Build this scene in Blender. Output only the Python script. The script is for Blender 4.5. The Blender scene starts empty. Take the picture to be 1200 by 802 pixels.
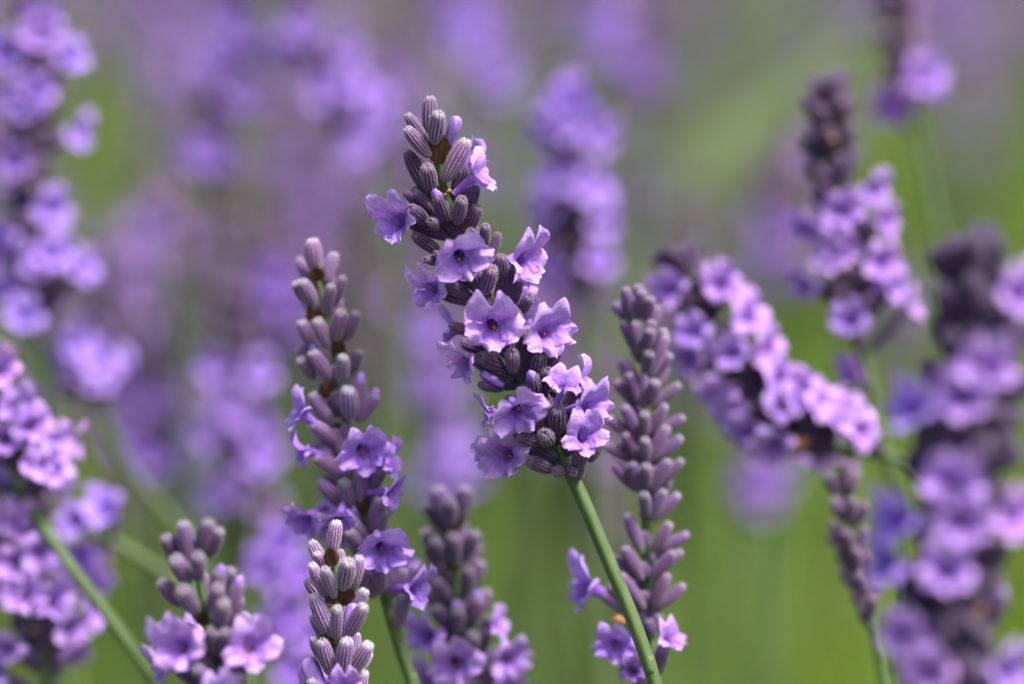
import bpy, math, random
import numpy as np
from mathutils import Vector, Matrix, noise

random.seed(7); rng = np.random.default_rng(7)
sc = bpy.context.scene
R = math.radians

# ------------------------------------------------------------------ camera
PITCH = R(11.0)
CAM = Vector((0, 0, 0.665))
FWD = Vector((0, math.cos(PITCH), -math.sin(PITCH)))
RGT = Vector((1, 0, 0))
UPV = Vector((0, math.sin(PITCH), math.cos(PITCH)))
PXK = 0.0003                                   # metres per photo pixel per metre of distance (100 mm lens, 36 mm sensor, 1200 px)
cam = bpy.data.cameras.new('camera'); camo = bpy.data.objects.new('camera', cam)
sc.collection.objects.link(camo); sc.camera = camo
cam.lens = 100; cam.sensor_width = 36; cam.clip_start = 0.02; cam.clip_end = 2000
camo.location = CAM; camo.rotation_euler = (math.pi/2 - PITCH, 0, 0)
cam.dof.use_dof = True; cam.dof.focus_distance = 0.4405; cam.dof.aperture_fstop = 5.0
cam.dof.aperture_blades = 0

# ------------------------------------------------------------------ light
SUN_EL, SUN_ROT = R(60), R(125)                # sun high, to the right and a little behind the camera
sdir = Vector((math.sin(SUN_ROT)*math.cos(SUN_EL), math.cos(SUN_ROT)*math.cos(SUN_EL), math.sin(SUN_EL)))
w = bpy.data.worlds.new('World'); sc.world = w; w.use_nodes = True
nt = w.node_tree
sky = nt.nodes.new('ShaderNodeTexSky'); sky.sky_type = 'NISHITA'; sky.sun_disc = False
sky.sun_elevation = SUN_EL; sky.sun_rotation = SUN_ROT
sky.air_density = 1.0; sky.dust_density = 6.0; sky.ozone_density = 0.6
nt.links.new(sky.outputs[0], nt.nodes['Background'].inputs[0])
nt.nodes['Background'].inputs[1].default_value = 0.085
sun = bpy.data.lights.new('sun', 'SUN'); suno = bpy.data.objects.new('sun', sun)
sc.collection.objects.link(suno)
sun.energy = 2.4; sun.angle = R(11); sun.color = (1.0, 0.95, 0.87)
suno.rotation_euler = sdir.to_track_quat('Z', 'Y').to_euler(); suno.location = (0, 0, 5)
vs = sc.view_settings
vs.view_transform = 'Standard'; vs.look = 'None'; vs.gamma = 1; vs.use_curve_mapping = False
vs.exposure = 1.68
cy = sc.cycles
cy.use_denoising = True; cy.max_bounces = 8; cy.transmission_bounces = 4; cy.diffuse_bounces = 4
cy.sample_clamp_indirect = 6

# ------------------------------------------------------------------ materials
def new_mat(name):
    m = bpy.data.materials.new(name); m.use_nodes = True
    nt = m.node_tree; nt.nodes.clear()
    out = nt.nodes.new('ShaderNodeOutputMaterial')
    return m, nt, out
def nd(nt, t, **kw):
    n = nt.nodes.new(t)
    for k, v in kw.items():
        if k.startswith('i_'):
            key = k[2:]
            n.inputs[int(key) if key.isdigit() else key].default_value = v
        else: setattr(n, k, v)
    return n
def mixc(nt, a, b, f, mode='MIX'):
    n = nt.nodes.new('ShaderNodeMix'); n.data_type = 'RGBA'; n.blend_type = mode
    for sock, val in ((n.inputs[0], f), (n.inputs[6], a), (n.inputs[7], b)):
        if hasattr(val, 'is_output'): nt.links.new(val, sock)
        else: sock.default_value = val if not isinstance(val, tuple) else (*val, 1)[:4]
    return n.outputs[2]
def attr(nt, name):
    return nd(nt, 'ShaderNodeAttribute', attribute_name=name).outputs['Fac']
def ramp(nt, fac, stops):
    n = nt.nodes.new('ShaderNodeValToRGB'); e = n.color_ramp.elements
    while len(e) < len(stops): e.new(0.5)
    for k, (p, c) in enumerate(stops):
        e[k].position = p; e[k].color = (*c, 1) if isinstance(c, tuple) else (c, c, c, 1)
    nt.links.new(fac, n.inputs[0]); return n.outputs[0]
def noise_tex(nt, scale, detail=3, rough=.55, vec=None, coord='Object', stretch=None):
    tc = nt.nodes.new('ShaderNodeTexCoord'); v = tc.outputs[coord]
    if stretch:
        mp = nd(nt, 'ShaderNodeMapping'); mp.inputs['Scale'].default_value = stretch
        nt.links.new(v, mp.inputs[0]); v = mp.outputs[0]
    n = nd(nt, 'ShaderNodeTexNoise', i_Scale=scale, i_Detail=detail, i_Roughness=rough)
    nt.links.new(v, n.inputs['Vector']); return n.outputs[0]
def bump(nt, h, strength, dist):
    b = nd(nt, 'ShaderNodeBump', i_Strength=strength, i_Distance=dist)
    nt.links.new(h, b.inputs['Height']); return b.outputs[0]
def finish(nt, out, col, rough=.6, normal=None, transl=0.0, tcol=None, sheen=0.0, sheen_tint=(1, 1, 1), spec=.4):
    p = nd(nt, 'ShaderNodeBsdfPrincipled')
    nt.links.new(col, p.inputs['Base Color']); p.inputs['Roughness'].default_value = rough
    p.inputs['Specular IOR Level'].default_value = spec
    if sheen:
        p.inputs['Sheen Weight'].default_value = sheen; p.inputs['Sheen Roughness'].default_value = .45
        p.inputs['Sheen Tint'].default_value = (*sheen_tint, 1)
    if normal is not None: nt.links.new(normal, p.inputs['Normal'])
    sh = p.outputs[0]
    if transl:
        t = nd(nt, 'ShaderNodeBsdfTranslucent'); nt.links.new(tcol if tcol is not None else col, t.inputs[0])
        if normal is not None: nt.links.new(normal, t.inputs['Normal'])
        mx = nd(nt, 'ShaderNodeMixShader', i_0=transl)
        nt.links.new(sh, mx.inputs[1]); nt.links.new(t.outputs[0], mx.inputs[2]); sh = mx.outputs[0]
    nt.links.new(sh, out.inputs[0])

def objcol(nt): return nd(nt, 'ShaderNodeObjectInfo').outputs['Color']

def make_petal():
    m, nt, out = new_mat('petal_violet')
    t = attr(nt, 'along')
    c = ramp(nt, t, [(0.0, (.17, .06, .38)), (.25, (.25, .10, .50)), (.5, (.375, .20, .68)), (1.0, (.57, .385, .85))])
    n1 = noise_tex(nt, 900, 4)
    c = mixc(nt, c, (.26, .10, .52), ramp(nt, n1, [(.42, 0.0), (.72, .6)]))
    v = noise_tex(nt, 700, 2, stretch=(3.2, .5, .5))
    c = mixc(nt, c, (.60, .42, .90), ramp(nt, v, [(.52, 0.0), (.72, .35)]))
    ed = attr(nt, 'edge')                       # dried orange-brown bits along some margins
    n2 = noise_tex(nt, 420, 2)
    ml = nd(nt, 'ShaderNodeMath', operation='MULTIPLY'); nt.links.new(ed, ml.inputs[0])
    nt.links.new(ramp(nt, n2, [(.60, 0.0), (.66, 1.0)]), ml.inputs[1])
    c = mixc(nt, c, (.55, .27, .10), ml.outputs[0])
    c = mixc(nt, c, objcol(nt), 1.0, 'MULTIPLY')
    h = noise_tex(nt, 1500, 5, .7)
    finish(nt, out, c, .5, bump(nt, h, .9, .0004), .22, sheen=.15, sheen_tint=(.9, .8, 1), spec=.25)
    return m
def make_calyx():
    m, nt, out = new_mat('calyx_ribbed')
    rib = attr(nt, 'rib'); al = attr(nt, 'along')
    n1 = noise_tex(nt, 26, 3)
    add = nd(nt, 'ShaderNodeMath', operation='ADD'); nt.links.new(rib, add.inputs[0])
    sc_ = nd(nt, 'ShaderNodeMath', operation='MULTIPLY_ADD', i_1=1.3, i_2=-.65); nt.links.new(n1, sc_.inputs[0])
    nt.links.new(sc_.outputs[0], add.inputs[1])
    f = ramp(nt, add.outputs[0], [(.45, 0.0), (1.0, 1.0)])
    furrow = ramp(nt, al, [(0.0, (.075, .085, .05)), (.22, (.060, .036, .070)), (.6, (.058, .023, .074)), (1.0, (.074, .036, .100))])
    ribc = ramp(nt, al, [(0.0, (.22, .25, .17)), (.25, (.22, .17, .25)), (.75, (.225, .165, .295)), (1.0, (.26, .22, .34))])
    c = mixc(nt, furrow, ribc, f)
    n2 = noise_tex(nt, 2.6, 2)
    c = mixc(nt, c, (.135, .058, .195), ramp(nt, n2, [(.42, 0.0), (.70, .6)]))
    c = mixc(nt, c, (.27, .27, .28), ramp(nt, al, [(.86, 0.0), (.97, .6)]))
    c = mixc(nt, c, objcol(nt), 1.0, 'MULTIPLY')
    h = noise_tex(nt, 34, 3)
    finish(nt, out, c, .72, bump(nt, h, .8, .00025), 0, sheen=.35, sheen_tint=(.85, .8, .95), spec=.2)
    return m
def make_hair():
    m, nt, out = new_mat('calyx_down')
    c = mixc(nt, (.34, .31, .38), objcol(nt), .5, 'MULTIPLY')
    finish(nt, out, c, .7, None, .4)
    return m
def make_simple(name, ca, cb, scale, rough=.7, transl=0, bs=.5, bd=.0002, stretch=None, sheen=0, use_oc=True, detail=4, lo=.35, hi=.68):
    m, nt, out = new_mat(name)
    n = noise_tex(nt, scale, detail, stretch=stretch)
    c = mixc(nt, ca, cb, ramp(nt, n, [(lo, 0.0), (hi, 1.0)]))
    if use_oc: c = mixc(nt, c, objcol(nt), 1.0, 'MULTIPLY')
    finish(nt, out, c, rough, bump(nt, n, bs, bd), transl, sheen=sheen)
    return m
M_PET = make_petal(); M_CAL = make_calyx(); M_HAIR = make_hair()
M_BUD = make_simple('closed_petal_bud', (.26, .14, .58), (.44, .30, .74), 700, .5, .2, .4, .0001)
M_BRACT = make_simple('papery_brown_bract', (.030, .016, .010), (.15, .075, .030), 900, .55, .12, .9, .0003, stretch=(3, 3, .35))
M_WITH = make_simple('withered_petals', (.16, .07, .03), (.46, .26, .10), 700, .8, .1, .9, .0003)
M_STAMEN = make_simple('orange_stamen', (.42, .10, .02), (.60, .22, .04), 1500, .5)
M_STEM = make_simple('green_stem', (.042, .084, .020), (.074, .116, .038), 500, .6, 0, .5, .0002, stretch=(1, 1, .12), sheen=.10)

def make_leaf():
    m, nt, out = new_mat('green_blades')
    n = noise_tex(nt, 15, 3, coord='Object', stretch=(1, 1, .3)); n3 = noise_tex(nt, 5, 2, coord='Object')
    tone = attr(nt, 'tone')
    c = mixc(nt, (.045, .120, .012), (.18, .30, .025), ramp(nt, n, [(.36, 0.0), (.54, 1.0)]))
    c = mixc(nt, c, (.22, .29, .030), ramp(nt, n3, [(.52, 0.0), (.66, .7)]))
    c = mixc(nt, c, (.19, .19, .125), ramp(nt, tone, [(.66, 0.0), (.72, 1.0)]))
    finish(nt, out, c, .6, None, .35)
    return m
M_LEAF = make_leaf()
def make_ground():
    m, nt, out = new_mat('soil_and_grass')
    n = noise_tex(nt, 1.6, 6, coord='Object'); n2 = noise_tex(nt, 40, 5, coord='Object')
    soil = mixc(nt, (.055, .048, .038), (.13, .115, .09), n2)
    gr = mixc(nt, (.055, .095, .022), (.11, .15, .04), n2)
    c = mixc(nt, soil, gr, ramp(nt, n, [(.40, 0.0), (.55, 1.0)]))
    finish(nt, out, c, .9, bump(nt, n2, .8, .02))
    return m
M_GROUND = make_ground()

# ------------------------------------------------------------------ mesh helpers
COL = sc.collection
def mk_mesh(name, v, faces, mats, attrs=None, midx=None, smooth=True):
    me = bpy.data.meshes.new(name)
    me.from_pydata([tuple(p) for p in v], [], faces)
    for m in mats: me.materials.append(m)
    if midx is not None: me.polygons.foreach_set('material_index', np.asarray(midx, np.int32))
    if smooth: me.polygons.foreach_set('use_smooth', np.ones(len(faces), bool))
    for k, a in (attrs or {}).items():
        at = me.attributes.new(k, 'FLOAT', 'POINT'); at.data.foreach_set('value', np.asarray(a, np.float32))
    me.update(); return me
def big_mesh(name, v, tris, mats, attrs=None):
    v = np.asarray(v, np.float32); tris = np.asarray(tris, np.int32)
    me = bpy.data.meshes.new(name)
    me.vertices.add(len(v)); me.vertices.foreach_set('co', v.ravel())
    me.loops.add(tris.size); me.loops.foreach_set('vertex_index', tris.ravel())
    me.polygons.add(len(tris)); me.polygons.foreach_set('loop_start', np.arange(0, tris.size, 3, dtype=np.int32))
    for m in mats: me.materials.append(m)
    for k, a in (attrs or {}).items():
        at = me.attributes.new(k, 'FLOAT', 'POINT'); at.data.foreach_set('value', np.asarray(a, np.float32))
    me.update(calc_edges=True); me.validate(); return me
def grid_faces(nu, nv, wrap=False, off=0):
    f = []
    for j in range(nv - 1):
        for i in range(nu if wrap else nu - 1):
            a = j*nu + i; b = j*nu + (i + 1) % nu
            f.append((off + a, off + b, off + b + nu, off + a + nu))
    return f

# calyx: unit length along +z, radius about 0.2 (a 6.2 mm calyx scales by .0062)
PROFILE = [(0, .05), (.03, .095), (.10, .135), (.22, .168), (.38, .190), (.55, .200), (.70, .196), (.82, .180), (.90, .158), (.955, .130), (.985, .102), (1.0, .078), (.985, .055), (.95, .035), (.93, .008)]
def calyx_mesh(seed, hi=True):
    r = random.Random(seed)
    prof = PROFILE if hi else PROFILE[::2] + [PROFILE[11]]
    if not hi: prof = [PROFILE[k] for k in (0, 2, 4, 6, 8, 10, 11, 13)]
    ns = 13*4 if hi else 10
    v, rib, al = [], [], []
    bx, by = r.uniform(-.07, .07), r.uniform(-.07, .07)
    ph = r.uniform(0, 6)
    for k, (z, rad) in enumerate(prof):
        for i in range(ns):
            a = 2*math.pi*i/ns
            c = math.cos(13*a) if hi else 0
            amp = .085*min(1, z/.15)*(1 if z < .9 else .7)
            rr = rad*(1 + amp*c + .05*math.sin(2*a + ph) + .03*math.sin(3*a + 5*z + ph))
            zz = z
            if k >= len(prof) - 5 and hi: zz += .025*math.sin(5*a + ph)*(1 if k < len(prof) - 2 else .3)
            v.append((rr*math.cos(a) + bx*z*z, rr*math.sin(a) + by*z*z, zz))
            rib.append(.5 + .5*c if hi else .5); al.append(z if k < len(prof) - 2 else .97)
    f = grid_faces(ns, len(prof), True)
    mi = [0]*len(f)
    if hi:                                       # short down on the ribs and round the tip
        for _ in range(620):
            tip = r.random() < .22
            z = r.uniform(.9, 1.0) if tip else r.uniform(.08, .95)
            rad = float(np.interp(z, [p[0] for p in prof[:12]], [p[1] for p in prof[:12]]))
            a = 2*math.pi*(r.randrange(13) + r.gauss(0, .13))/13
            p = Vector((rad*1.06*math.cos(a) + bx*z*z, rad*1.06*math.sin(a) + by*z*z, z))
            d = Vector((math.cos(a), math.sin(a), r.uniform(-.1, .9))).normalized()*r.uniform(.022, .052)*(1.4 if tip else 1)
            s = Vector((-math.sin(a), math.cos(a), r.uniform(-.4, .4)))*.004
            n0 = len(v)
            v += [tuple(p - s), tuple(p + s), tuple(p + d)]; rib += [1, 1, 1]; al += [z]*3
            f.append((n0, n0 + 1, n0 + 2)); mi.append(1)
    return mk_mesh('calyx', v, f, [M_CAL, M_HAIR], {'rib': rib, 'along': al}, mi)

def lobe(r, phc, hw, L, W, th0, th1, k, p, notch=0, ruffle=.25, valley=0, curl=0, nu=15, nv=13, rx=1.12, ry=1.35):
    """one petal in mm: starts on the throat rim and flares out; returns verts, along, edge"""
    e = np.array([math.cos(phc), math.sin(phc), 0.]); l = np.array([-math.sin(phc), math.cos(phc), 0.]); Z = np.array([0, 0, 1.])
    N = 60; C = np.zeros((N + 1, 3)); NR = np.zeros((N + 1, 3))
    for i in range(N + 1):
        th = th0 + (th1 - th0)*(i/N)**.9
        d = math.cos(th)*Z + math.sin(th)*e
        NR[i] = math.sin(th)*Z - math.cos(th)*e
        if i: C[i] = C[i - 1] + d*L/N
    p1, p2, p3 = (r.uniform(0, 6.28) for _ in range(3)); fr = r.uniform(3.5, 5.5); o3 = Vector((r.uniform(0, 90), r.uniform(0, 90), 3)); roll = r.uniform(-.9, .35)
    asym = r.uniform(-.12, .12)
    V, A, E = [], [], []
    for j in range(nv):
        t = j/(nv - 1)
        for i in range(nu):
            w_ = -1 + 2*i/(nu - 1)
            ph = phc + w_*hw
            B = np.array([rx*math.cos(ph), ry*math.sin(ph), 0.])
            lb = B @ l; br = B @ e
            lm = abs(np.array([rx*math.cos(phc + hw), ry*math.sin(phc + hw), 0.]) @ l)
            g = min(1, t/.62); g = g*g*(3 - 2*g)
            x = lb + w_*(W - lm)*g
            ln = (1 - k*abs(w_)**p)*(1 + asym*w_) - notch*math.exp(-(w_/.2)**2)
            ln *= 1 + (.04*math.sin(9*w_ + p3) + .025*math.sin(17*w_ + p1))*t
            te = t*max(.05, ln)
            q = te*N; i0 = min(int(q), N - 1); fq = q - i0
            c = C[i0]*(1 - fq) + C[i0 + 1]*fq; n = NR[i0]
            off = ruffle*t*t*(math.sin(fr*w_ + p1)*.6 + .4*math.sin(7*w_ + p2)) + valley*t*(1 - math.cos(math.pi*min(1, abs(w_)*1.5))) + curl*(w_*w_)*t
            off += .75*min(1, t*1.5)*noise.noise(Vector((w_*1.5, t*1.9, 0)) + o3) + .28*t*noise.noise(Vector((w_*4, t*4.5, 5)) + o3) + roll*max(0, t - .62)**1.5*3
            off += .2*t*math.sin(6*t + p3 + 2*w_)
            P = e*br*(1 - .25*t*(1 - abs(w_))) + l*x + c + n*off
            V.append(P); A.append(.12 + .88*te if te > 0 else .12); E.append(max(0, (max(t, abs(w_)*t) - .86)/.14))
    return V, A, E, grid_faces(nu, nv)

def corolla_set(seed, hi=True):
    r = random.Random(seed)
    nu, nv = (21, 17) if hi else (7, 6)
    opened = r.uniform(.85, 1.12)
    out = {}
    # tube: from inside the calyx to the throat rim
    ns = 24 if hi else 10
    prof = [(-5.2, .62), (-4.0, .72), (-2.6, .82), (-1.3, .92), (-.5, 1.02), (0, 1.0)]
    v, al = [], []
    for k, (z, rad) in enumerate(prof):
        for i in range(ns):
            a = 2*math.pi*i/ns
            fx, fy = (1.12, 1.35) if k == len(prof) - 1 else (rad, rad*(1 + .18*k/5))
            v.append((fx*math.cos(a), fy*math.sin(a), z)); al.append(.05 + .1*k/5 + .1*(z < -1))
    f = grid_faces(ns, len(prof), True)
    f.append(tuple(range(ns)))
    tube = (np.array(v), al, [0]*len(v), f)
    hwU = R(78)
    up = lobe(r, R(90), hwU, r.uniform(6.0, 7.0), r.uniform(3.9, 4.6), R(-4), R(78)*opened, .40, 4, notch=r.uniform(.24, .42), ruffle=.75, valley=r.uniform(.2, .6), curl=r.uniform(-1.3, .3), nu=nu + 4 if hi else 9, nv=nv)
    lo = []
    for phc, L, W in ((198, 5.0, 2.45), (270, 4.1, 2.05), (342, 5.0, 2.45)):
        lo.append(lobe(r, R(phc), R(34), L*r.uniform(.88, 1.12), W*r.uniform(.9, 1.12), R(30), R(98)*opened*r.uniform(.8, 1.15), .55, 3.0, ruffle=.8, curl=r.uniform(-.5, .5), nu=nu, nv=nv))
    def M(name, parts):
        V, A, E, F = [], [], [], []
        for (v, a, e, f) in parts:
            o = len(V); V += [np.asarray(p)*.001 for p in v]; A += a; E += e
            F += [tuple(i + o for i in q) for q in f]
        return mk_mesh(name, V, F, [M_PET], {'along': A, 'edge': E})
    if hi:
        out['tube'] = M('corolla', [tube]); out['upper'] = M('upper_petal', [up]); out['lower'] = [M('petal', [x]) for x in lo]
    else:
        out['all'] = M('corolla', [tube, up] + lo)
    return out

def blob_mesh(name, mat, seed, prof, ns, amp, fr, scale=.001):
    r = random.Random(seed); o = Vector((r.uniform(0, 50), r.uniform(0, 50), r.uniform(0, 50)))
    v = []
    for z, rad in prof:
        for i in range(ns):
            a = 2*math.pi*i/ns
            p = Vector((rad*math.cos(a), rad*math.sin(a), z))
            n = noise.noise_vector(p*fr + o)
            if mat is M_BUD: p = Vector((p.x*(1 + .14*math.cos(4*a + z)), p.y*(1 + .14*math.cos(4*a + z)), z))
            v.append(tuple((p + n*amp)*scale))
    f = grid_faces(ns, len(prof), True)
    f.append(tuple(range(ns - 1, -1, -1))); f.append(tuple((len(prof) - 1)*ns + i for i in range(ns)))
    n = len(v)
    return mk_mesh(name, v, f, [mat], {'along': [.5]*n, 'rib': [.5]*n, 'edge': [0]*n})

def bract_mesh(seed):
    r = random.Random(seed); nu, nv = 9, 8; V = []
    ph = r.uniform(0, 6)
    for j in range(nv):
        t = j/(nv - 1)
        W = max(.05, 1.75*(1 - abs(t - .34)**1.4/.66**1.4*.98)*(1 + .06*math.sin(14*t + ph)))
        if t < .34: W = 1.75*(.55 + .45*math.sin(math.pi/2*t/.34))
        for i in range(nu):
            s = -1 + 2*i/(nu - 1)
            V.append((s*W*.001, (-.75*s*s*W*.55 + .35*t*t + .12*math.sin(5*s + ph))*.001, (4.3*t + .2*math.sin(9*s + ph)*t)*.001))
    return mk_mesh('bract', V, grid_faces(nu, nv), [M_BRACT])

CAL_HI = [calyx_mesh(s) for s in range(6)]
CAL_LO = [calyx_mesh(s, False) for s in range(3)]
COR_HI = [corolla_set(s) for s in range(9)]
COR_LO = [corolla_set(s, False)['all'] for s in range(6)]
BUDM = [blob_mesh('petal_bud', M_BUD, s, [(-1.5, .55), (-.5, .75), (.3, .98), (1.0, 1.02), (1.6, .85), (2.0, .5), (2.15, .15)], 12, .16, 1.1) for s in range(3)]
LONGBUD = blob_mesh('petal_bud', M_BUD, 9, [(-1, .5), (0, .7), (1.2, .85), (2.6, .95), (3.6, .9), (4.2, .65), (4.5, .2)], 14, .10, .8)
WITHM = [blob_mesh('withered_flower', M_WITH, s + 20, [(-1, .4), (0, .6), (.8, .85), (1.6, .95), (2.2, .7), (2.6, .3)], 10, .42, 1.0) for s in range(3)]
STAM = blob_mesh('stamen', M_STAMEN, 3, [(-.35, .15), (-.15, .36), (.1, .40), (.3, .2)], 8, .14, 2)
BRACTS = [bract_mesh(s) for s in range(4)]

# ------------------------------------------------------------------ placing
def P(u, v, z):
    return CAM + FWD*z + RGT*((u - 600)*PXK*z) + UPV*((401 - v)*PXK*z)
def proj(p):
    d = p - CAM; z = d.dot(FWD)
    return 600 + d.dot(RGT)/(PXK*z), 401 - d.dot(UPV)/(PXK*z), z
def frame(pos, zdir, ydir, s=(1, 1, 1)):
    z = zdir.normalized(); x = ydir.cross(z)
    if x.length < 1e-6: x = Vector((1, 0, 0)).cross(z)
    x.normalize(); y = z.cross(x)
    m = Matrix((x*s[0], y*s[1], z*s[2])).transposed().to_4x4(); m.translation = pos
    return m
def thing(name, label, cat, loc, group=None):
    o = bpy.data.objects.new(name, None); o.empty_display_size = .01
    COL.objects.link(o); o.location = loc; o['label'] = label; o['category'] = cat
    if group: o['group'] = group
    return o
def add(name, me, root, M, col=(1, 1, 1)):
    o = bpy.data.objects.new(name, me); COL.objects.link(o); o.parent = root
    o.matrix_basis = Matrix.Translation(-root.location) @ M
    o.color = (*col, 1); return o
def sub(name, me, par, M=None, col=(1, 1, 1)):
    o = bpy.data.objects.new(name, me); COL.objects.link(o); o.parent = par
    if M is not None: o.matrix_basis = M
    o.color = (*col, 1); return o

def catmull(pts, n=10):
    P_ = [pts[0]*2 - pts[1]] + list(pts) + [pts[-1]*2 - pts[-2]]
    out = []
    for i in range(1, len(P_) - 2):
        a, b, c, d = P_[i - 1], P_[i], P_[i + 1], P_[i + 2]
        for k in range(n):
            t = k/n
            out.append(.5*((2*b) + (c - a)*t + (2*a - 5*b + 4*c - d)*t*t + (3*b - a - 3*c + d)*t**3))
    out.append(pts[-1]); return out
def sweep(name, path, radii, mat, ns=8, square=.12):
    v = []
    ref = Vector((1, 0, .01))
    for i, p in enumerate(path):
        t = (path[min(i + 1, len(path) - 1)] - path[max(i - 1, 0)]).normalized()
        x = (ref - t*ref.dot(t)).normalized(); y = t.cross(x)
        for k in range(ns):
            a = 2*math.pi*k/ns
            rr = radii[i]*(1 + square*math.cos(4*a))
            v.append(p + x*(rr*math.cos(a)) + y*(rr*math.sin(a)))
    f = grid_faces(ns, len(path), True)
    f.append(tuple(range(ns))); f.append(tuple((len(path) - 1)*ns + i for i in range(ns - 1, -1, -1)))
    return v, f

class Axis:
    """dense spike axis, tip first, carrying on as the stem to the ground"""
    def __init__(s, pts, head_n):
        s.path = catmull(pts, 10); s.head = head_n*10
        s.cum = [0]
        for a, b in zip(s.path, s.path[1:]): s.cum.append(s.cum[-1] + (b - a).length)
        s.L = s.cum[min(s.head, len(s.cum) - 1)]
        s.pp = [proj(p)[:2] for p in s.path[:s.head + 8]]
    def at(s, d):
        if d <= 0:
            t = (s.path[0] - s.path[1]).normalized(); return s.path[0] + t*(-d), t
        i = int(np.searchsorted(s.cum, d)) - 1; i = max(0, min(i, len(s.path) - 2))
        a, b = s.path[i], s.path[i + 1]; f = (d - s.cum[i])/max(1e-9, s.cum[i + 1] - s.cum[i])
        return a.lerp(b, f), (a - b).normalized()
    def near(s, u, v):
        i = min(range(len(s.pp)), key=lambda k: (s.pp[k][0] - u)**2 + (s.pp[k][1] - v)**2)
        return s.cum[i]
    def frame(s, d):
        p, t = s.at(d)
        c = (CAM - p).normalized(); c = (c - t*c.dot(t)).normalized()
        return p, t, c, t.cross(c)*-1 if False else c.cross(t)*-1

def jitcol(c, r, a=.14):
    k = 1 + r.uniform(-a, a)
    return tuple(max(0, x*k*(1 + r.uniform(-a*.45, a*.45))) for x in c)

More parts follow.
